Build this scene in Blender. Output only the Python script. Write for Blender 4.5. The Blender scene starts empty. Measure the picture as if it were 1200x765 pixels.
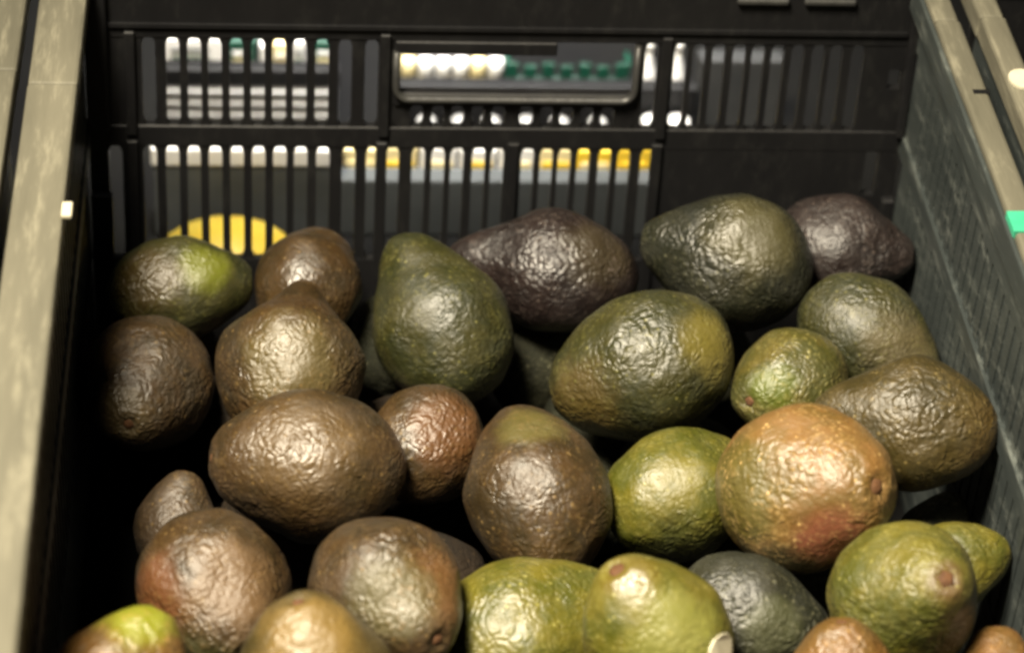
import bpy, bmesh, math, random
from mathutils import Vector, Matrix, noise

# ------------------------------------------------------------------ camera, world, lamps, exposure
S = bpy.context.scene
COL = S.collection
cam_d = bpy.data.cameras.new('camera')
cam = bpy.data.objects.new('camera', cam_d); COL.objects.link(cam)
right = Vector((0.99557503, -0.07252284, 0.05975621))
up = Vector((-0.00134129, 0.62487512, 0.78072356))
fwd = Vector((0.09396046, 0.77734903, -0.62201279))
M = Matrix((right, up, -fwd)).transposed().to_4x4()
M.translation = Vector((-0.10683514, -0.99111627, 0.58753418))
cam.matrix_world = M
cam_d.lens = 90; cam_d.sensor_width = 36; cam_d.sensor_fit = 'HORIZONTAL'
cam_d.clip_start = .05; cam_d.clip_end = 60
cam_d.dof.use_dof = True; cam_d.dof.focus_distance = 1.07; cam_d.dof.aperture_fstop = 6.3
S.camera = cam

W = bpy.data.worlds.new('World'); S.world = W; W.use_nodes = True
W.node_tree.nodes['Background'].inputs[0].default_value = (.75, .8, .9, 1)
W.node_tree.nodes['Background'].inputs[1].default_value = .015

def lamp(name, loc, target, sx, sy, power, col):
    d = bpy.data.lights.new(name, 'AREA'); d.shape = 'RECTANGLE'; d.size = sx; d.size_y = sy
    d.energy = power; d.color = col
    o = bpy.data.objects.new(name, d); COL.objects.link(o); o.location = loc
    o.rotation_euler = (Vector(target) - Vector(loc)).to_track_quat('-Z', 'Y').to_euler()
    return o
key = lamp('ceiling_strip_light', (-.42, -.54, 1.22), (.07, -.35, -.1), .44, .25, 16, (1, .885, .68))
key.data.spread = math.radians(70)
sp = lamp('goods_fill_light', (.0, .05, 1.7), (-.02, .30, -.2), .3, .12, 3.4, (1, .97, .92)); sp.data.spread = math.radians(17)  # added narrow lamp without a known fixture, brightens the goods behind the crate

S.view_settings.view_transform = 'Standard'; S.view_settings.look = 'None'
S.view_settings.gamma = 1; S.view_settings.exposure = 0
S.render.engine = 'CYCLES'
S.cycles.filter_width = 3.0
S.cycles.max_bounces = 6

# ------------------------------------------------------------------ materials
def srgb(c):
    return tuple((x/255/12.92 if x/255 <= .04045 else ((x/255+.055)/1.055)**2.4) for x in c) + (1,)

def mat(name, c1, c2=None, scale=60, rough=.5, bump=0, bscale=400, spec=.5, dust=None, dust_amt=.3, stretch=(1, 1, 1)):
    m = bpy.data.materials.new(name); m.use_nodes = True
    N, Lk = m.node_tree.nodes, m.node_tree.links
    b = N['Principled BSDF']; b.inputs['Roughness'].default_value = rough
    b.inputs['Specular IOR Level'].default_value = spec
    tc = N.new('ShaderNodeTexCoord'); mp = N.new('ShaderNodeMapping'); mp.inputs['Scale'].default_value = stretch
    Lk.new(tc.outputs['Object'], mp.inputs[0])
    n = N.new('ShaderNodeTexNoise'); n.inputs['Scale'].default_value = scale; n.inputs['Detail'].default_value = 5
    n.inputs['Roughness'].default_value = .65
    Lk.new(mp.outputs[0], n.inputs['Vector'])
    mx = N.new('ShaderNodeMix'); mx.data_type = 'RGBA'
    rp = N.new('ShaderNodeMapRange'); rp.inputs[1].default_value = .32; rp.inputs[2].default_value = .68
    Lk.new(n.outputs['Fac'], rp.inputs[0]); Lk.new(rp.outputs[0], mx.inputs[0])
    mx.inputs[6].default_value = srgb(c1); mx.inputs[7].default_value = srgb(c2 or c1)
    out = mx.outputs[2]
    if dust:
        n2 = N.new('ShaderNodeTexNoise'); n2.inputs['Scale'].default_value = scale*4; n2.inputs['Detail'].default_value = 8
        n2.inputs['Roughness'].default_value = .75
        Lk.new(mp.outputs[0], n2.inputs['Vector'])
        r2 = N.new('ShaderNodeMapRange'); r2.inputs[1].default_value = .52; r2.inputs[2].default_value = .75
        r2.inputs[4].default_value = dust_amt
        Lk.new(n2.outputs['Fac'], r2.inputs[0])
        m2 = N.new('ShaderNodeMix'); m2.data_type = 'RGBA'; m2.inputs[7].default_value = srgb(dust)
        Lk.new(r2.outputs[0], m2.inputs[0]); Lk.new(out, m2.inputs[6]); out = m2.outputs[2]
    Lk.new(out, b.inputs['Base Color'])
    if bump:
        nb = N.new('ShaderNodeTexNoise'); nb.inputs['Scale'].default_value = bscale; nb.inputs['Detail'].default_value = 4
        Lk.new(mp.outputs[0], nb.inputs['Vector'])
        bp = N.new('ShaderNodeBump'); bp.inputs['Strength'].default_value = .8; bp.inputs['Distance'].default_value = bump
        Lk.new(nb.outputs['Fac'], bp.inputs['Height']); Lk.new(bp.outputs[0], b.inputs['Normal'])
    return m

BLACK = mat('black_plastic', (11, 11, 13), (19, 19, 20), 30, .55, .0002, 300, .28, (64, 64, 60), .16, (1, 1, .4))
WALL = mat('scuffed_black_plastic', (38, 43, 43), (53, 58, 57), 25, .5, .0003, 250, .4, (128, 132, 126), .45, (1, .3, 1.6))
RIM = mat('olive_gloss_plastic', (78, 76, 65), (98, 95, 82), 30, .62, .0005, 260, .3, (142, 138, 120), .55, (1.6, .22, 1.6))  # overhead gloss on black rims painted as olive base colour, plus scratches
LIP = mat('lit_grey_plastic', (36, 36, 36), (52, 52, 50), 60, .4, .0002, 300)  # lightened grey: the highlight along the grip lip is put into this colour
WHITE = mat('white_card', (226, 226, 224), (214, 214, 214), 20, .5)
CREAM = mat('cream_card', (226, 214, 168), (214, 196, 140), 20, .5)
YELLOW = mat('yellow_card', (222, 190, 60), (210, 176, 40), 20, .5)
GREEN = mat('green_plastic', (12, 54, 42), (18, 66, 52), 20, .4)
GREYTUB = mat('grey_tub_plastic', (130, 130, 130), (144, 144, 142), 20, .5)
DARKCARD = mat('dark_grey_card', (66, 70, 72), (78, 82, 84), 40, .7)
DARKTRAY = mat('charcoal_tray_plastic', (40, 42, 44), (54, 55, 56), 40, .6)
GROUND = mat('dark_display_surface', (14, 14, 15), (20, 20, 19), 8, .95, .0005, 120, .04)
SCRAP = mat('white_paper', (196, 190, 168), (172, 166, 144), 80, .7)
MINT = mat('green_tape', (44, 140, 108), (60, 158, 124), 80, .5)
FRUITY = mat('yellow_citrus_skin', (236, 208, 84), (228, 190, 56), 30, .4, .0006, 500)
SCAR = mat('dry_stem_brown', (96, 66, 42), (58, 40, 28), 160, .75, .0008, 500, .2)

# ------------------------------------------------------------------ mesh helpers
def mesh_obj(name, verts, faces, m, parent=None, smooth=False, origin=(0, 0, 0)):
    me = bpy.data.meshes.new(name)
    o3 = Vector(origin)
    me.from_pydata([tuple(Vector(v) - o3) for v in verts], [], faces); me.validate()
    bm = bmesh.new(); bm.from_mesh(me); bmesh.ops.recalc_face_normals(bm, faces=bm.faces); bm.to_mesh(me); bm.free()
    me.materials.append(m)
    if smooth:
        for p in me.polygons: p.use_smooth = True
    o = bpy.data.objects.new(name, me); COL.objects.link(o)
    if parent: o.parent = parent
    else: o.location = o3
    return o

def bevel(o, w, seg=2):
    bm = bmesh.new(); bm.from_mesh(o.data)
    bmesh.ops.bevel(bm, geom=bm.edges[:], offset=w, segments=seg, profile=.5, affect='EDGES', clamp_overlap=True)
    bm.to_mesh(o.data); bm.free()
    return o

BOXF = [(0, 1, 2, 3), (4, 7, 6, 5), (0, 4, 5, 1), (1, 5, 6, 2), (2, 6, 7, 3), (3, 7, 4, 0)]
def boxv(x0, x1, y0, y1, z0, z1):
    return [(x0, y0, z0), (x1, y0, z0), (x1, y1, z0), (x0, y1, z0), (x0, y0, z1), (x1, y0, z1), (x1, y1, z1), (x0, y1, z1)]
def box(name, b, m, parent=None, origin=(0, 0, 0), bev=0):
    o = mesh_obj(name, boxv(*b), BOXF, m, parent, origin=origin)
    if bev: bevel(o, bev)
    return o
def empty(name, loc, label, cat, group=None, kind=None):
    o = bpy.data.objects.new(name, None); COL.objects.link(o); o.location = loc; o.empty_display_size = .02
    tag(o, label, cat, group, kind); return o
def tag(o, label=None, cat=None, group=None, kind=None):
    if label: o['label'] = label
    if cat: o['category'] = cat
    if group: o['group'] = group
    if kind: o['kind'] = kind
    return o

# ------------------------------------------------------------------ setting
ground = mesh_obj('ground', [(-3, -2, -.2245), (3, -2, -.2245), (3, 4, -.2245), (-3, 4, -.2245)], [(0, 1, 2, 3)], GROUND)
tag(ground, 'dark display surface under the crates', kind='structure')

# ------------------------------------------------------------------ crate
TAN = math.tan(math.radians(6))
IN, FRONT, BASE = .190, -.58, -.2225
def back_map(x, z, t): return (x, z*TAN + t, z)        # t < 0 is inside
def front_map(x, z, t): return (x, FRONT - z*TAN - t, z)
def side_map(s):
    return lambda y, z, t: (s*(IN + t), y, z)

def slab(name, mp, a0, a1, z0, z1, t0, t1, m, parent, org, bev=0):
    v = [mp(*p) for p in boxv(a0, a1, z0, z1, t0, t1)]
    o = mesh_obj(name, v, BOXF, m, parent, origin=org)
    if bev: bevel(o, bev, 1)
    return o
def slat(mp, a0, a1, z0, z1, m, parent, org):
    # a moulded bar that flares into the rails so each slot has rounded ends
    h = z1 - z0; e = min(.003, h*.3)
    rows = [(z0 - .0005, .0016), (z0 + e*.3, .0007), (z0 + e, 0), (z1 - e, 0), (z1 - e*.3, .0007), (z1 + .0005, .0016)]
    v = []
    for z, f in rows:
        for a, t in ((a0 - f, .0005), (a1 + f, .0005), (a1 + f, .0042), (a0 - f, .0042)):
            v.append(mp(a, z, t))
    f = [(0, 1, 2, 3), (20, 23, 22, 21)]
    for r in range(5):
        for k in range(4):
            f.append((r*4 + k, r*4 + (k + 1) % 4, r*4 + 4 + (k + 1) % 4, r*4 + 4 + k))
    return mesh_obj('slat', v, f, m, parent, origin=org)

ROW_A = [-.1618, -.151, -.1413, -.1321, -.1224, -.1127, -.1031, -.0937, -.0836, -.0731, -.061]
ROW_A2 = [.0675, .081, .0894, .0986, .1082, .117, .1262, .1354, .1451, .1535, .1636]
SHORT = [-.0398, -.0299, -.0209, -.0114, -.0018, .0113, .0208, .03, .0395, .0491]
ROW_B = [-.1781, -.1623, -.152, -.1422, -.1323, -.1224, -.1124, -.1025, -.0929, -.0826, -.0706, -.0594, -.0502, -.0381,
         -.0289, -.02, -.0099, -.0011, .0131, .022, .0305, .0395, .0496, .0586, .0696]
SW = .0031   # half slot width

def slot_row(mp, slots, a_lo, a_hi, z0, z1, m, parent, org):
    edges = [a_lo]
    for s in slots: edges += [s - SW, s + SW]
    edges.append(a_hi)
    for k in range(0, len(edges), 2):
        if edges[k + 1] - edges[k] > .0008:
            slat(mp, edges[k], edges[k + 1], z0, z1, m, parent, org)

def rim_piece(name, b, m, parent, org):
    return box(name, b, m, parent, org, bev=.0016)

def build_crate(ox, label, slotted, left_w, right_w, seams_l, seams_r):
    """open-topped produce crate; ox shifts it sideways"""
    org = Vector((ox, -.29, BASE))
    root = empty('produce_crate', org, label, 'crate', 'plastic crates side by side')
    L0 = Vector((0, -.29, BASE))
    # floor and lower panels
    box('crate_floor', (-IN, IN, FRONT + .03, -.026, BASE, BASE + .004), GROUND, root, L0)
    zA0, zA1, zB0, zB1 = -.081, -.037, -.152, -.092
    # back wall
    bm_ = back_map
    if slotted:
        slab('back_panel', bm_, -IN, IN, BASE + .001, zB0, 0, .004, BLACK, root, L0)
        slab('back_rail', bm_, -IN, IN, zA0, zB1, 0, .0048, BLACK, root, L0, .0006)
        slot_row(bm_, ROW_B, -IN, .0745, zB0, zB1, BLACK, root, L0)
        slab('back_panel', bm_, .0745, .1740, zB0 - .0002, zB1 + .0002, .0002, .0045, BLACK, root, L0)
        slab('back_panel', bm_, .1805, IN, zB0 - .0002, zB1 + .0002, .0002, .0045, BLACK, root, L0)
        slab('back_panel', bm_, .1740, .1805, zB0 - .0002, -.1155, .0003, .0044, BLACK, root, L0)
        # row A, left and right of the grip opening
        slot_row(bm_, ROW_A, -IN, -.0505, zA0, zA1, BLACK, root, L0)
        slot_row(bm_, ROW_A2, .0615, .1795, zA0, zA1, BLACK, root, L0)
        slab('back_panel', bm_, .1795, IN, zA0 - .0002, -.0590, .0003, .0044, BLACK, root, L0)
        slab('back_panel', bm_, .1855, IN, -.0590, -.049, .0003, .0044, BLACK, root, L0)
        slab('back_panel', bm_, .1795, IN, -.049, zA1 + .0002, .0003, .0044, BLACK, root, L0)
        # grip opening
        slot_row(bm_, SHORT, -.0505, .0615, zA0, -.0695, BLACK, root, L0)
        slab('grip_sill', bm_, -.0505, .0615, -.0695, -.0628, -.001, .0052, BLACK, root, L0, .0008)
        slab('grip_tab', bm_, -.0505, .0235, -.0432, zA1 + .0004, -.0012, .003, BLACK, root, L0, .0006)
        # raised lip round the opening, one bent tube
        pts = []
        xl, xr, zb, zt, rc = -.0497, .0608, -.0652, -.0415, .006
        pts.append((xl, zt))
        for k in range(7):
            a = math.pi + k*math.pi/12; pts.append((xl + rc + rc*math.cos(a), zb + rc + rc*math.sin(a)))
        for k in range(7):
            a = 1.5*math.pi + k*math.pi/12; pts.append((xr - rc + rc*math.cos(a), zb + rc + rc*math.sin(a)))
        pts.append((xr, -.0375))
        v, f = [], []
        for i, (x, z) in enumerate(pts):
            p0 = pts[max(0, i - 1)]; p1 = pts[min(len(pts) - 1, i + 1)]
            tx, tz = p1[0] - p0[0], p1[1] - p0[1]; l = math.hypot(tx, tz); nx, nz = -tz/l, tx/l
            for k in range(8):
                a = k*math.pi/4; r = .0018
                v.append(back_map(x + nx*r*math.cos(a), z + nz*r*math.cos(a), -.0012 + r*1.6*math.sin(a)))
            if i:
                for k in range(8): f.append(((i - 1)*8 + k, (i - 1)*8 + (k + 1) % 8, i*8 + (k + 1) % 8, i*8 + k))
        f += [tuple(range(8)), tuple(range((len(pts) - 1)*8, len(pts)*8))]
        mesh_obj('grip_lip', v, f, LIP, root, True, L0)
        # top band with a moulded ridge and two grey bars painted as edge glints
        slab('back_band', bm_, -IN, IN, zA1, -.004, 0, .005, BLACK, root, L0, .0006)
        slab('band_ridge', bm_, -.185, .185, -.0310, -.0292, -.0016, 0, BLACK, root, L0)
        for x in (.116, .147): slab('band_glint', bm_, x - .012, x + .012, -.0155, -.0125, -.003, 0, LIP, root, L0, .0008)
        # upright posts on the inner face
        for x in (-.1702, -.0556, .0060, .0735): slab('post', bm_, x - .0026, x + .0026, zB0 - .02, zB1 + .004, -.0022, .0003, BLACK, root, L0, .0005)
        for x in (-.1702, -.0550, .0742): slab('post', bm_, x - .0024, x + .0024, zA0 - .004, zA1 + .004, -.0022, .0003, BLACK, root, L0, .0005)
        for s in (-1, 1):
            slab('corner_post', bm_, s*IN - (.006 if s > 0 else 0), s*IN + (0 if s > 0 else .010), -.2, -.115, -.005, -.0002, BLACK, root, L0, .0008)
            slab('corner_post', bm_, s*IN - (.004 if s > 0 else 0), s*IN + (0 if s > 0 else .010), -.082, -.006, -.005, -.0002, BLACK, root, L0, .0008)
    else:
        slab('back_panel', bm_, -IN, IN, BASE + .001, -.004, 0, .004, BLACK, root, L0)
    slab('front_panel', front_map, -IN, IN, BASE + .001, -.004, 0, .004, BLACK, root, L0)
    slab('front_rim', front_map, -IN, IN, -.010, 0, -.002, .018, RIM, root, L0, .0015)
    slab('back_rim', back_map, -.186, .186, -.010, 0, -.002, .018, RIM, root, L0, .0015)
    # side walls
    for s in (-1, 1):
        mp = side_map(s)
        if slotted:
            ys = [-.035 - .0103*k for k in range(51)]
            slab('side_panel', mp, FRONT + .022, -.0245, BASE + .001, zB0, 0, .004, WALL, root, L0)
            slab('side_rail', mp, FRONT + .006, -.0075, zA0, zB1, -.0008, .0048, WALL, root, L0, .0006)
            slab('side_band', mp, FRONT + .0045, -.0045, zA1, -.0095, -.0006, .005, WALL, root, L0, .0006)
            slab('side_backing', mp, FRONT + .022, -.0245, zB0 - .001, zA1 + .001, .0013, .0040, WALL, root, L0)
            slot_row(mp, list(reversed(ys)), FRONT + .02, -.0165, zB0, zB1, WALL, root, L0)
            slot_row(mp, list(reversed(ys)), FRONT + .012, -.0095, zA0, zA1, WALL, root, L0)
        else:
            slab('side_panel', mp, FRONT + .022, -.0245, BASE + .001, -.011, 0, .004, WALL, root, L0)
        w = left_w if s < 0 else right_w
        seams = seams_l if s < 0 else seams_r
        ends = [.012] + seams + [FRONT - .012]
        for k in range(len(ends) - 1):
            y1, y0 = ends[k] - (.0006 if k else 0), ends[k + 1] + .0006
            x0, x1 = s*(IN - .004), s*(IN - .004 + w)
            dz = -.0012 if k % 2 == 0 and len(seams) else 0
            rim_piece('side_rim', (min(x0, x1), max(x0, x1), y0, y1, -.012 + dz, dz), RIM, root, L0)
        if s > 0:
            box('rim_lip', (IN - .0065, IN - .0043, FRONT + .01, -.004, -.016, -.002), WALL, root, L0, .0008)
    return root

main = build_crate(0, 'black slotted plastic crate holding the avocados, with lamp gloss painted olive on its rims', True, .0204, .0112, [-.0965], [-.0385])
BX = Vector((0, -.29, BASE))
box('notch_mark', (.1905, .1975, -.0985, -.0955, -.004, .0003), BLACK, main, BX)
box('paper_scrap', (-.1866, -.1826, -.192, -.183, .0002, .0022), SCRAP, main, BX, .0005)
box('green_tape', (.1850, .1978, -.1975, -.184, -.0125, .0011), MINT, main, BX, .0003)
lc = build_crate(-.4180, 'empty crate at the left edge, with lamp gloss painted olive on its rims, beyond the narrow dark gap', False, .0204, .0204, [-.0865], [-.0865])
rc = build_crate(.4045, 'crate at the right edge with a white oval tag on its rim and lamp gloss painted olive on its rims', False, .0112, .0112, [-.035], [-.035])
# white oval tag on the right neighbour's rim
v = [(.2142 - .4045 + .0065*math.cos(a*math.pi/8), -.0885 + .0075*math.sin(a*math.pi/8), z) for z in (.0003, .0016) for a in range(16)]
f = [tuple(range(16)), tuple(range(16, 32))] + [(k, (k + 1) % 16, 16 + (k + 1) % 16, 16 + k) for k in range(16)]
mesh_obj('oval_tag', v, f, SCRAP, rc, origin=BX)

# ------------------------------------------------------------------ goods standing behind the crate
GZ = -.2245
def carton(name, x0, x1, y0, depth, ztop, m, label, cat, lid=None, lidz=None, group=None, bev=.0012):
    cx = (x0 + x1)/2
    root = empty(name, (cx, y0 + depth/2, GZ), label, cat, group)
    org = (cx, y0 + depth/2, GZ)
    box('body', (x0, x1, y0, y0 + depth, GZ + .0005, (lidz if lid else ztop)), m, root, org, bev)
    if lid: box('lid', (x0 - .0012, x1 + .0012, y0 - .0012, y0 + depth + .0012, lidz, ztop), lid, root, org, bev)
    return root
carton('lidded_box', -.1669, -.0725, .10, .018, -.1685, DARKCARD, 'dark grey box with a white lid behind the left slots', 'box', WHITE, -.1795)
carton('long_box', -.0705, .0960, .10, .012, -.1880, DARKCARD, 'long low dark grey box behind the middle slots', 'box')
PK = [('cream carton standing leftmost in the row of small cartons', CREAM), ('yellow cream carton second from the left in the row of small cartons', CREAM),
      ('white carton third from the left in the row of small cartons', WHITE), ('white carton just left of the middle post', WHITE),
      ('cream white carton just right of the middle post', WHITE), ('pale cream carton left of the yellow cartons', CREAM),
      ('bright yellow carton next to the pale cream carton', YELLOW), ('bright yellow carton at the right end of the row', YELLOW)]
for k, (lb, m) in enumerate(PK):
    x0 = -.0705 + .0208*k
    r = carton('small_carton', x0 + .0008, x0 + .0200, .118, .012, -.1803 + (.0008 if k % 3 else -.0006), m, lb, 'carton', group='row of small cartons behind the crate')
    box('label_band', (x0 + .003, x0 + .0178, .1172, .1179, -.1925, -.1885), (YELLOW if k % 2 else CREAM), r, (x0 + .0104, .124, GZ))
# grey ribbed tub with black rim
tb = carton('ribbed_tub', -.1661, -.0704, .19, .008, -.1785, GREYTUB, 'grey ribbed plastic tub with a black rim', 'tub', BLACK, -.1896)
for z in (-.194, -.2015, -.209, -.2165): box('tub_rib', (-.1655, -.0710, .1875, .1899, z, z + .0022), GREYTUB, tb, (-.11825, .194, GZ), .0005)
carton('charcoal_tray', -.0380, .1300, .19, .010, -.1885, BLACK, 'charcoal tray behind the grip opening', 'tray')
carton('plain_box', .1310, .1790, .20, .012, -.1760, DARKTRAY, 'plain dark grey box behind the upper right slots', 'box')
# top row
carton('white_pack', -.1664, -.1328, .21, .012, -.1722, WHITE, 'wide white pack standing furthest left behind the slots', 'pack')
carton('green_pack', -.1300, -.1150, .21, .012, -.1735, GREEN, 'dark green pack between two white packs', 'pack')
carton('slim_pack', -.1126, -.1084, .21, .012, -.1762, WHITE, 'very slim white pack beside the green pack', 'pack')
carton('cream_pack', -.1056, -.0971, .21, .012, -.1748, CREAM, 'cream coloured pack between slim white packs', 'pack')
carton('white_pack', -.0947, -.0877, .21, .012, -.1730, WHITE, 'narrow white pack right of the cream pack', 'pack')
carton('green_pack', -.0830, -.0716, .21, .012, -.173, GREEN, 'narrow green pack left of the grip opening', 'pack')
for root in [o for o in COL.objects if o.name.split('.')[0] in ('white_pack', 'cream_pack', 'green_pack')]:
    b0 = [c for c in COL.objects if c.parent == root][0]
    xs = [v.co.x for v in b0.data.vertices]; zt = max(v.co.z for v in b0.data.vertices)
    hw_ = max(xs)
    for z0, z1, mm in ((zt - .0085, zt - .0065, DARKCARD if 'white' in root.name else WHITE), (zt - .0125, zt - .0115, GREEN if 'white' in root.name else CREAM)):
        box('print_band', (-hw_*.72, hw_*.55, -.0066, -.0061, z0, z1), mm, root)
def lathe(name, prof, m, parent, org, seg=20):
    v, f = [], []
    for i, (r, z) in enumerate(prof):
        for k in range(seg): v.append((r*math.cos(2*math.pi*k/seg), r*math.sin(2*math.pi*k/seg), z))
        if i:
            for k in range(seg): f.append(((i - 1)*seg + k, (i - 1)*seg + (k + 1) % seg, i*seg + (k + 1) % seg, i*seg + k))
    f += [tuple(range(seg)), tuple(range((len(prof) - 1)*seg, len(prof)*seg))]
    return mesh_obj(name, v, f, m, parent, True, (0, 0, 0))
JL = ['leftmost in the grip opening', 'second from left in the grip opening', 'third from left in the grip opening',
      'fourth from left in the grip opening', 'fifth from left in the grip opening', 'beside the green crate']
for k in range(6):
    x = -.0305 + .0098*k
    r = empty('small_jar', (x, .2135, GZ), ('cream' if k in (0, 3, 4) else 'white') + ' capped small jar ' + JL[k], 'jar', 'small jars behind the grip opening')
    lathe('jar_body', [(.0042, .0005), (.0044, .002), (.0044, .0255), (.0036, .0262)], (CREAM if k in (0, 3, 4) else WHITE), r, None)
    lathe('jar_cap', [(.0037, .0263), (.0041, .0267), (.0041, .0385), (.0038, .0390)], (CREAM if k in (0, 4) else WHITE), r, None)
gr = empty('green_basket', (.059, .2195, GZ), 'small green plastic basket seen through the grip opening', 'basket')
GO = (.059, .2195, GZ)
box('basket_rail', (.0240, .0945, .211, .213, GZ + .0005, -.2000), GREEN, gr, GO, .0006)
for k in range(7): box('basket_slat', (.0240 + .0103*k, .0240 + .0103*k + .0068, .2112, .2128, -.1998, -.1870 - .0015*(k % 2)), GREEN, gr, GO, .0004)
box('basket_wall', (.0240, .0945, .226, .228, GZ + .0005, -.2060), GREEN, gr, GO, .0006)
box('basket_wall', (.0240, .0262, .2132, .2258, GZ + .0005, -.1873), GREEN, gr, GO, .0006)
box('basket_wall', (.0923, .0945, .2132, .2258, GZ + .0005, -.1873), GREEN, gr, GO, .0006)
for x, lb in ((.1040, 'small white bottle right of the green basket'), (.1206, 'taller white bottle at the right end behind the slots')):
    r = empty('white_bottle', (x, .212, GZ), lb, 'bottle', 'white bottles behind the crate')
    lathe('bottle_body', [(.0046, .0005), (.0050, .002), (.0050, .031), (.0016, .044), (.0015, .047)], WHITE, r, None)
    lathe('bottle_cap', [(.0018, .0471), (.0018, .051), (.0014, .052)], WHITE, r, None)
for x, lb in ((.1045, 'small pale tub in front of the white bottles'), (.1190, 'small pale tub at the right in front of the taller bottle')):
    r = empty('pale_tub', (x, .180, GZ), lb, 'tub', 'pale tubs behind the crate')
    lathe('tub_body', [(.0045, .0005), (.0056, .018)], GREYTUB, r, None)
    lathe('tub_lid', [(.0060, .0181), (.0060, .0215), (.0054, .0222)], WHITE, r, None)
for px, lb in ((500, 'leftmost'), (540, 'second from left'), (575, 'third from left'), (617, 'fourth from left'), (655, 'fifth from left'), (700, 'rightmost')):
    r = empty('pale_tub', (-.0380 + (px - 465)/2105, .180, GZ), 'little grey tub glimpsed under the grip opening, ' + lb + ' of six', 'tub', 'pale tubs behind the crate')
    lathe('tub_body', [(.0038, .0005), (.0046, .017)], GREYTUB, r, None)
    lathe('tub_lid', [(.0050, .0171), (.0050, .0205), (.0044, .0212)], GREYTUB, r, None)
r = empty('pale_tub', (.1665, .150, GZ), 'single small pale tub behind the upper right slots', 'tub', 'pale tubs behind the crate')
lathe('tub_body', [(.0030, .0005), (.0036, .020)], GREYTUB, r, None)
lathe('tub_lid', [(.0040, .0201), (.0040, .0225), (.0036, .0230)], WHITE, r, None)
# yellow fruit
v, f = [], []
ns, nr = 28, 16
for i in range(nr + 1):
    th = math.pi*i/nr
    for k in range(ns):
        a = 2*math.pi*k/ns
        v.append((.0365*math.sin(th)*math.cos(a), .0275*math.sin(th)*math.sin(a), .0200*math.cos(th)))
for i in range(nr):
    for k in range(ns): f.append((i*ns + k, i*ns + (k + 1) % ns, (i + 1)*ns + (k + 1) % ns, (i + 1)*ns + k))
yf = mesh_obj('yellow_fruit', v, f, FRUITY, None, True); yf.location = (-.1285, .050, -.2030)
tag(yf, 'plump bright yellow fruit glimpsed through the lower left slots', 'fruit')
pd = box('fruit_tray', (-.175, -.085, .024, .078, GZ + .0005, -.2235), DARKTRAY, None, (-.13, .05, GZ), 0)
tag(pd, 'low dark tray under the yellow fruit', 'tray')
cm = box('cream_block', (.1690, .1850, .06, .08, GZ + .0005, -.150), CREAM, None, (.177, .07, GZ), .001)
tag(cm, 'cream carton showing through the slit in the right back corner', 'carton')

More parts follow.
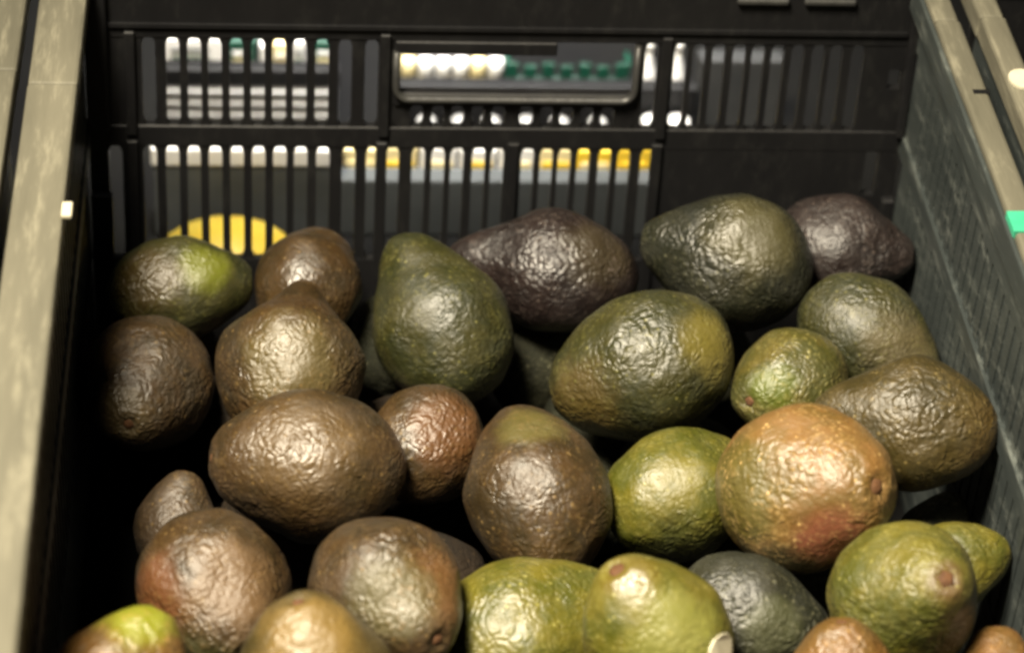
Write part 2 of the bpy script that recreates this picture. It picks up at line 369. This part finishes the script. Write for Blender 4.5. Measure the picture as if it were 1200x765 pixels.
# ------------------------------------------------------------------ avocados
def avocado_mat(name, c1, c2, c3, seed, rough, patches, bump=1.0, spec=.62):
    m = bpy.data.materials.new(name); m.use_nodes = True
    N, Lk = m.node_tree.nodes, m.node_tree.links
    b = N['Principled BSDF']; b.inputs['Specular IOR Level'].default_value = spec
    tc = N.new('ShaderNodeTexCoord'); mp = N.new('ShaderNodeMapping'); mp.inputs['Location'].default_value = (seed*.37, seed*.61, seed*.17)
    Lk.new(tc.outputs['Object'], mp.inputs[0])
    def nz(scale, detail=4, rough=.6):
        n = N.new('ShaderNodeTexNoise'); n.inputs['Scale'].default_value = scale; n.inputs['Detail'].default_value = detail
        n.inputs['Roughness'].default_value = rough; Lk.new(mp.outputs[0], n.inputs['Vector']); return n.outputs['Fac']
    def rng(v, a, c, lo=0, hi=1):
        r = N.new('ShaderNodeMapRange'); r.inputs[1].default_value = a; r.inputs[2].default_value = c
        r.inputs[3].default_value = lo; r.inputs[4].default_value = hi; r.interpolation_type = 'SMOOTHSTEP'; Lk.new(v, r.inputs[0]); return r.outputs[0]
    def mix(fac, a, c):
        x = N.new('ShaderNodeMix'); x.data_type = 'RGBA'; Lk.new(fac, x.inputs[0])
        if isinstance(a, tuple): x.inputs[6].default_value = a
        else: Lk.new(a, x.inputs[6])
        if isinstance(c, tuple): x.inputs[7].default_value = c
        else: Lk.new(c, x.inputs[7])
        return x.outputs[2]
    def math_(op, a, c):
        x = N.new('ShaderNodeMath'); x.operation = op
        for i, q in enumerate((a, c)):
            if isinstance(q, (int, float)): x.inputs[i].default_value = q
            else: Lk.new(q, x.inputs[i])
        return x.outputs[0]
    col = mix(rng(nz(42, 5, .7), .38, .62), srgb(c1), srgb(c2))
    for (pt, rad, pc) in patches:
        g = N.new('ShaderNodeVectorMath'); g.operation = 'DISTANCE'
        Lk.new(tc.outputs['Object'], g.inputs[0]); g.inputs[1].default_value = pt
        d = math_('ADD', g.outputs['Value'], math_('MULTIPLY', math_('SUBTRACT', nz(90, 3), .5), rad*.9))
        col = mix(rng(d, rad*.45, rad*1.15, .9, 0), col, srgb(pc))
    vo = N.new('ShaderNodeTexVoronoi'); vo.feature = 'SMOOTH_F1'; vo.inputs['Scale'].default_value = 400
    vo.inputs['Smoothness'].default_value = .5
    wn = N.new('ShaderNodeVectorMath'); wn.operation = 'ADD'
    ws = N.new('ShaderNodeTexNoise'); ws.inputs['Scale'].default_value = 110; ws.inputs['Detail'].default_value = 2
    Lk.new(mp.outputs[0], ws.inputs['Vector'])
    sc_ = N.new('ShaderNodeVectorMath'); sc_.operation = 'SCALE'; sc_.inputs['Scale'].default_value = .010
    Lk.new(ws.outputs['Color'], sc_.inputs[0]); Lk.new(mp.outputs[0], wn.inputs[0]); Lk.new(sc_.outputs[0], wn.inputs[1])
    Lk.new(wn.outputs[0], vo.inputs['Vector'])
    # lighter corky crests and specks
    crest = rng(vo.outputs['Distance'], .15, .55, .30, 0)
    crest = math_('MULTIPLY', crest, rng(nz(55, 3), .40, .62))
    col = mix(crest, col, srgb(c3))
    speck = rng(nz(520, 2), .66, .74, 0, .55)
    col = mix(speck, col, srgb(c3))
    le = N.new('ShaderNodeTexVoronoi'); le.inputs['Scale'].default_value = 230; Lk.new(mp.outputs[0], le.inputs['Vector'])
    col = mix(math_('MULTIPLY', rng(le.outputs['Distance'], .10, .24, .75, 0), rng(nz(70, 2), .42, .6)), col, srgb(c3))
    Lk.new(col, b.inputs['Base Color'])
    Lk.new(rng(nz(48, 5, .7), .34, .66, rough - .05, rough + .16), b.inputs['Roughness'])
    peb = math_('MULTIPLY', vo.outputs['Distance'], rng(nz(34, 3), .38, .6, -.25, -1.5))
    h = math_('ADD', peb, math_('MULTIPLY', nz(560, 4, .65), .75))
    h = math_('ADD', h, math_('MULTIPLY', nz(95, 3, .5), .9))
    bp = N.new('ShaderNodeBump'); bp.inputs['Strength'].default_value = .85; bp.inputs['Distance'].default_value = .0007*bump
    Lk.new(h, bp.inputs['Height']); Lk.new(bp.outputs[0], b.inputs['Normal'])
    return m

def avocado(key, name, P, r, ax, k, neck, colors, label, seed, patches=(), rough=.38, spin=0, group='avocados heaped in the crate', lop=.06, bump=1.0, spec=.7):
    rv = random.Random(seed*3 + 1); bump *= rv.uniform(.65, 1.15); rough += (.2 if key == 'R' else rv.uniform(-.04, .08))
    q = Vector(ax).to_track_quat('Z', 'Y').to_matrix() @ Matrix.Rotation(spin, 3, 'Z')
    inv = q.inverted()
    pl = []
    for (d, rad, pc) in patches:
        lv = inv @ Vector(d).normalized()
        lv = Vector((lv.x*r, lv.y*r, lv.z*r*k)); pl.append((lv, rad*r, pc))
    m = avocado_mat(name + '_skin', colors[0], colors[1], colors[2], seed, rough, pl, bump, spec)
    ns, nr = 88, 60
    rnd = random.Random(seed)
    off = Vector((rnd.uniform(-50, 50), rnd.uniform(-50, 50), rnd.uniform(-50, 50)))
    v, f = [], []
    def point(th, a):
        s = -math.cos(th)
        g = min(1, max(0, (s + .1)/.9)); g = g*g*(3 - 2*g)
        rr = math.sin(th)*(1 - neck*g)
        x, y, z = rr*math.cos(a), rr*math.sin(a), s*k
        # slight bend of the neck
        x += lop*g*.8
        p = Vector((x, y, z)); nrm = Vector((rr*math.cos(a), rr*math.sin(a), s)).normalized()
        d = .045*noise.noise(p*1.3 + off) + .022*noise.noise(p*3.1 + off*1.7) + .0045*noise.noise(p*9 + off) + .003*noise.noise(p*19 + off)
        if s > .9: d -= .075*math.exp(-(1 - s)/.011) - .012*math.exp(-((1 - s - .035)/.015)**2)
        return (p + nrm*d)*r
    v.append(point(0, 0))
    for i in range(1, nr):
        for j in range(ns): v.append(point(math.pi*i/nr, 2*math.pi*j/ns))
    v.append(point(math.pi, 0))
    top = len(v) - 1
    for j in range(ns): f.append((0, 1 + (j + 1) % ns, 1 + j))
    for i in range(nr - 2):
        for j in range(ns):
            a, c = 1 + i*ns + j, 1 + i*ns + (j + 1) % ns
            f.append((a, c, c + ns, a + ns))
    b0 = 1 + (nr - 2)*ns
    for j in range(ns): f.append((b0 + j, b0 + (j + 1) % ns, top))
    o = mesh_obj('avocado', v, f, m, None, True)
    o.location = P; o.rotation_mode = 'QUATERNION'; o.rotation_quaternion = q.to_quaternion()
    tag(o, label, 'avocado', group)
    # dried stem nub
    tp = v[top]; n = 10
    big = 1.35 if key in 'QXEV' else .9
    prof = [(.0024, -.0012), (.0027, .0002), (.0023, .0009), (.0011, .0012)]
    sv, sf = [], []
    for i, (rr, z) in enumerate(prof):
        for j in range(n):
            w = 1 + .15*math.sin(3*j + seed + i)
            sv.append((tp[0] + rr*big*w*math.cos(2*math.pi*j/n), tp[1] + rr*big*w*math.sin(2*math.pi*j/n), tp[2] + z*big))
        if i:
            for j in range(n): sf.append(((i - 1)*n + j, (i - 1)*n + (j + 1) % n, i*n + (j + 1) % n, i*n + j))
    sf += [tuple(range(n)), tuple(range(len(prof)*n - n, len(prof)*n))]
    mesh_obj('stem_scar', sv, sf, SCAR, o, True)
    return o

# colours: main, second, corky crest
BR = ((41, 32, 16), (56, 41, 21), (103, 83, 49))       # brown
OL = ((45, 39, 17), (59, 49, 22), (106, 92, 54))      # olive brown
GN = ((34, 36, 14), (48, 46, 19), (97, 94, 50))      # green
LG = ((60, 62, 14), (86, 80, 24), (126, 121, 63))      # lively green
PU = ((24, 18, 17), (33, 25, 23), (86, 76, 70))        # purple brown
OR = ((76, 56, 22), (94, 65, 27), (144, 112, 63))     # orange brown
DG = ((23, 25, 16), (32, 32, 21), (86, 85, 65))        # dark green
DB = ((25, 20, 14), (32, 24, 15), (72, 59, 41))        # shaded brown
LAB = {
'A': ('green and brown avocado with a bright lime patch, in the back left corner', GN, [((.35, -.4, .85), .6, (88, 92, 24)), ((-.4, -.5, .6), .8, (59, 48, 23))]),
'B': ('greyish brown avocado behind the pear shaped brown one, against the slots', BR, []),
'C': ('pear shaped brown avocado with its neck pointing back, beside the tall green one', BR, [((0, -.6, .6), .8, (77, 67, 38))]),
'D': ('tall dark green avocado leaning to the upper left in the back row', GN, []),
'E': ('dark purple avocado with a pointed end, against the middle of the back wall', PU, [((.5, -.4, .7), .7, (49, 42, 29))]),
'F': ('large grey green avocado topmost at the back, left of the dark purple corner one', DG, [((.2, -.4, .8), .8, (63, 59, 36))]),
'G': ('dark purple avocado in the back right corner', PU, []),
'H': ('big glossy green avocado lying near the centre of the heap', GN, [((.6, -.4, .6), .6, (86, 78, 31)), ((-.7, -.6, 0), .7, (66, 55, 25))]),
'I': ('olive green avocado slanting down beside the right wall', GN, [((.2, -.7, .4), .8, (75, 67, 42))]),
'J': ('small yellowish green avocado tucked right of the big glossy green one', ((54, 54, 18), (74, 66, 26), (132, 124, 70)), [((-.3, -.6, .5), .5, (72, 80, 22))]),
'K': ('shiny olive brown avocado against the right wall above the orange brown one', OL, [((.8, -.5, .2), .7, (67, 53, 23))]),
'L': ('round dark brown avocado against the left wall', BR, [((-.3, -.9, .3), .55, (77, 66, 43))]),
'M': ('large wrinkled brown avocado lying left of centre', BR, [((0, -.5, .8), .9, (74, 58, 34))]),
'N': ('small reddish brown avocado behind the large wrinkled brown one', BR, [((.3, -.5, .7), .8, (80, 52, 26))]),
'O': ('brown avocado with a raised neck, standing in the middle of the heap', BR, [((-.1, .2, .95), .6, (75, 69, 34))]),
'P': ('green avocado half hidden behind the large orange brown one', LG, [((0, -.8, -.3), .9, (48, 51, 22))]),
'Q': ('large orange brown avocado with a knobbly stem end and a reddish flank', ((84, 66, 28), (102, 74, 36), (176, 146, 94)), [((-.9, -.3, .2), .9, (72, 66, 24)), ((-.2, -.75, -.75), .85, (52, 48, 22)), ((.05, -1, .0), .55, (108, 62, 44))]),
'R': ('small brown avocado neck peeking from the dark gap at left', BR, []),
'S': ('round reddish brown avocado with a green underside, lower left', BR, [((-.2, -.8, -.3), .75, (48, 47, 23)), ((-.7, -.4, .4), .6, (84, 52, 28)), ((.2, -.5, .8), .8, (86, 66, 42))]),
'T': ('round brown avocado with crackled skin, left of the big light green one', BR, [((.6, -.3, .6), .7, (84, 58, 30)), ((-.1, -.6, .7), .7, (73, 67, 40))]),
'U': ('smooth light green avocado at the front centre, its slope rising to the right', LG, []),
'V': ('yellow green avocado at the front with its stem end up and a white sticker', LG, [((-.3, 0, .9), .5, (83, 72, 26)), ((.2, -.7, .5), .8, (103, 103, 48))]),
'W': ('dark grey green avocado with rough bumpy skin beside the yellow green one with sticker', DG, [((.1, -.7, .5), .6, (56, 58, 36))]),
'X': ('round green avocado with its brown stem end facing out, lower right', LG, [((.2, -.6, .75), .35, (77, 58, 31)), ((.7, -.4, .2), .8, (63, 56, 23))]),
'Y': ('small green avocado poking out at the right of the round green one', LG, [((-.4, -.7, .3), .7, (67, 58, 24))]),
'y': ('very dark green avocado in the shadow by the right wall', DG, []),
'Z': ('yellowish brown avocado cut off by the bottom edge, left of centre', OL, [((0, -.4, .9), .9, (104, 84, 42))]),
'a': ('orange and lime avocado at the bottom left corner', OR, [((.2, .4, .9), .75, (106, 111, 23))]),
'b': ('orange brown avocado tip at the bottom edge, right of centre', OR, []),
'c': ('small brown avocado at the bottom right corner', OR, []),
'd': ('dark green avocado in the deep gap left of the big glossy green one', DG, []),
}
TOP = [
    ('A', (-0.1473, -0.0665, -0.13), 0.024, (0.994, 0.093, 0.064), 1.4, 0.15),
    ('B', (-0.0893, -0.0618, -0.13), 0.0242, (0.25, 0.963, 0.097), 1.3, 0.2),
    ('C', (-0.0972, -0.1293, -0.12), 0.0326, (0.175, 0.951, 0.256), 1.3, 0.5),
    ('D', (-0.0326, -0.0955, -0.125), 0.0313, (-0.437, 0.756, 0.488), 1.36, 0.3),
    ('E', (0.0185, -0.0588, -0.125), 0.0291, (-0.985, 0.166, 0.044), 1.52, 0.42),
    ('F', (0.0977, -0.0807, -0.1023), 0.032, (-0.952, 0.29, 0.1), 1.25, 0.3),
    ('G', (0.1575, -0.0563, -0.1151), 0.0261, (0.966, -0.258, 0.025), 1.3, 0.3),
    ('H', (0.0538, -0.1418, -0.115), 0.033, (-0.914, -0.047, -0.403), 1.27, 0.15),
    ('I', (0.1596, -0.119, -0.1164), 0.0259, (0.825, -0.485, -0.288), 1.35, 0.2),
    ('J', (0.1168, -0.1532, -0.115), 0.0244, (-0.746, -0.623, 0.236), 1.18, 0.1),
    ('K', (0.153, -0.2078, -0.0895), 0.0281, (-0.977, 0.213, 0.002), 1.36, 0.35),
    ('L', (-0.1615, -0.1258, -0.1389), 0.0302, (-0.129, -0.971, 0.202), 1.25, 0.2),
    ('M', (-0.0919, -0.206, -0.1131), 0.0314, (-0.995, -0.006, 0.103), 1.28, 0.15),
    ('N', (-0.0396, -0.1698, -0.132), 0.0255, (0.369, 0.926, -0.073), 1.25, 0.2),
    ('O', (0.0023, -0.2127, -0.1215), 0.0306, (-0.182, 0.947, 0.265), 1.32, 0.22),
    ('P', (0.0657, -0.2053, -0.1303), 0.0279, (0.885, 0.465, -0.029), 1.3, 0.2),
    ('Q', (0.1068, -0.2431, -0.0937), 0.0338, (0.501, -0.641, 0.582), 1.2, 0.15),
    ('R', (-0.1456, -0.1964, -0.155), 0.0179, (0.182, 0.61, 0.771), 1.3, 0.22),
    ('S', (-0.1281, -0.2732, -0.12), 0.0305, (0.363, -0.93, 0.053), 1.22, 0.15),
    ('T', (-0.0609, -0.2882, -0.1072), 0.0295, (0.504, -0.843, 0.189), 1.22, 0.2),
    ('U', (-0.0069, -0.2799, -0.139), 0.0318, (0.918, 0.282, 0.278), 1.32, 0.18),
    ('V', (0.0389, -0.312, -0.105), 0.0285, (-0.486, 0.171, 0.857), 1.25, 0.16),
    ('W', (0.0828, -0.2803, -0.1284), 0.0251, (0.947, -0.316, -0.062), 1.3, 0.2),
    ('X', (0.1369, -0.3001, -0.0976), 0.0289, (0.167, -0.594, 0.787), 1.28, 0.2),
    ('Y', (0.1677, -0.2634, -0.1173), 0.0179, (0.965, 0.112, 0.236), 1.3, 0.2),
    ('y', (0.1729, -0.2182, -0.145), 0.0162, (0.526, 0.615, 0.588), 1.3, 0.2),
    ('Z', (-0.0903, -0.3372, -0.1036), 0.0307, (-0.149, 0.279, 0.949), 1.2, 0.15),
    ('a', (-0.1618, -0.3392, -0.1), 0.0248, (0.509, 0.644, 0.57), 1.25, 0.2),
    ('b', (0.1066, -0.3398, -0.1145), 0.0263, (-0.063, 0.46, 0.886), 1.25, 0.2),
    ('c', (0.1725, -0.3256, -0.12), 0.018, (0.012, 0.726, 0.688), 1.25, 0.2),
    ('d', (0.0154, -0.0663, -0.178), 0.0209, (-0.0, -0.638, -0.77), 1.3, 0.2)]
LOW = [
    ((-0.0417, -0.0599, -0.1701), 0.0282, (0.23, -0.93, 0.286), 1.28, 0.25),
    ((-0.0507, -0.1306, -0.1765), 0.0278, (-0.93, -0.304, 0.208), 1.28, 0.25),
    ((0.0914, -0.0596, -0.1733), 0.0298, (0.701, -0.709, 0.08), 1.28, 0.25),
    ((-0.1061, -0.1014, -0.179), 0.0307, (0.954, 0.118, 0.275), 1.28, 0.25),
    ((0.0807, -0.1312, -0.1848), 0.028, (0.647, 0.711, -0.274), 1.28, 0.25),
    ((-0.0381, -0.2256, -0.1743), 0.0283, (0.767, -0.58, -0.275), 1.28, 0.25),
    ((0.0273, -0.1573, -0.1804), 0.0261, (0.815, -0.579, 0.022), 1.28, 0.25),
    ((-0.0953, -0.1757, -0.172), 0.0286, (0.891, 0.446, 0.088), 1.28, 0.25),
    ((0.1043, -0.2039, -0.1787), 0.0282, (0.988, 0.092, -0.122), 1.28, 0.25),
    ((-0.1583, -0.0547, -0.1781), 0.0261, (-0.576, 0.777, 0.253), 1.28, 0.25),
    ((0.0418, -0.1006, -0.1905), 0.0264, (-0.6575, -0.7279, -0.1946), 1.28, 0.25)]
LOWLAB = ['dark avocado deep between the pear shaped brown one and the tall green one',
          'shadowed avocado underneath the small reddish brown one', 'shadowed avocado underneath the large grey green one at the back',
          'shadowed avocado in the gap between the round dark brown one and the pear shaped one',
          'shadowed avocado below the right end of the big glossy green one',
          'shadowed avocado between the round crackled brown one and the middle one with raised neck',
          'shadowed avocado in the gap right of the middle one with raised neck',
          'shadowed avocado underneath the large wrinkled brown one', 'shadowed avocado underneath the large orange brown one',
          'shadowed avocado underneath the lime patched one in the back left corner',
          'shadowed avocado between the big glossy green one and the half hidden green one']
rs = random.Random(11)
made = {}
for i, (key, P, r, ax, k, neck) in enumerate(TOP):
    lb, colr, pat = LAB[key]
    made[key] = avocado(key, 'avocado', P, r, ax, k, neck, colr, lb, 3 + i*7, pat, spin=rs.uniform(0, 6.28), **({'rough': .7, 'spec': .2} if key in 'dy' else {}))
for i, (P, r, ax, k, neck) in enumerate(LOW):
    avocado('-', 'avocado', P, r, ax, k, neck, (DB if i % 2 else DG), LOWLAB[i], 501 + i*5, (), spin=rs.uniform(0, 6.28), rough=.7, spec=.2)  # skins darkened so the shade of the lower layer is in their colour

# torn white sticker on the yellow green avocado at the front
vo = made['V']
def stick(o, dworld, rad, n=12):
    q = o.rotation_quaternion.to_matrix(); inv = q.inverted()
    d = (inv @ Vector(dworld)).normalized()
    me = o.data; best = max(me.vertices, key=lambda t: t.co.normalized().dot(d))
    c, nr = best.co.copy(), best.normal.copy()
    t = nr.orthogonal().normalized(); b = nr.cross(t)
    v = []
    for lift in (.0002, .0011):
        for k in range(n):
            a = 2*math.pi*k/n; rr = rad*(1 + .2*math.sin(2*a + 1))
            p = c + t*rr*math.cos(a) + b*rr*math.sin(a)
            sag = rr*rr/(2*.027)
            v.append(tuple(p + nr*(lift - sag + .0006)))
    f = [tuple(range(n)), tuple(range(n, 2*n))] + [(k, (k + 1) % n, n + (k + 1) % n, n + k) for k in range(n)]
    s = mesh_obj('sticker', v, f, SCRAP, o)
    return s
stick(vo, (.76, -.58, .30), .0072)
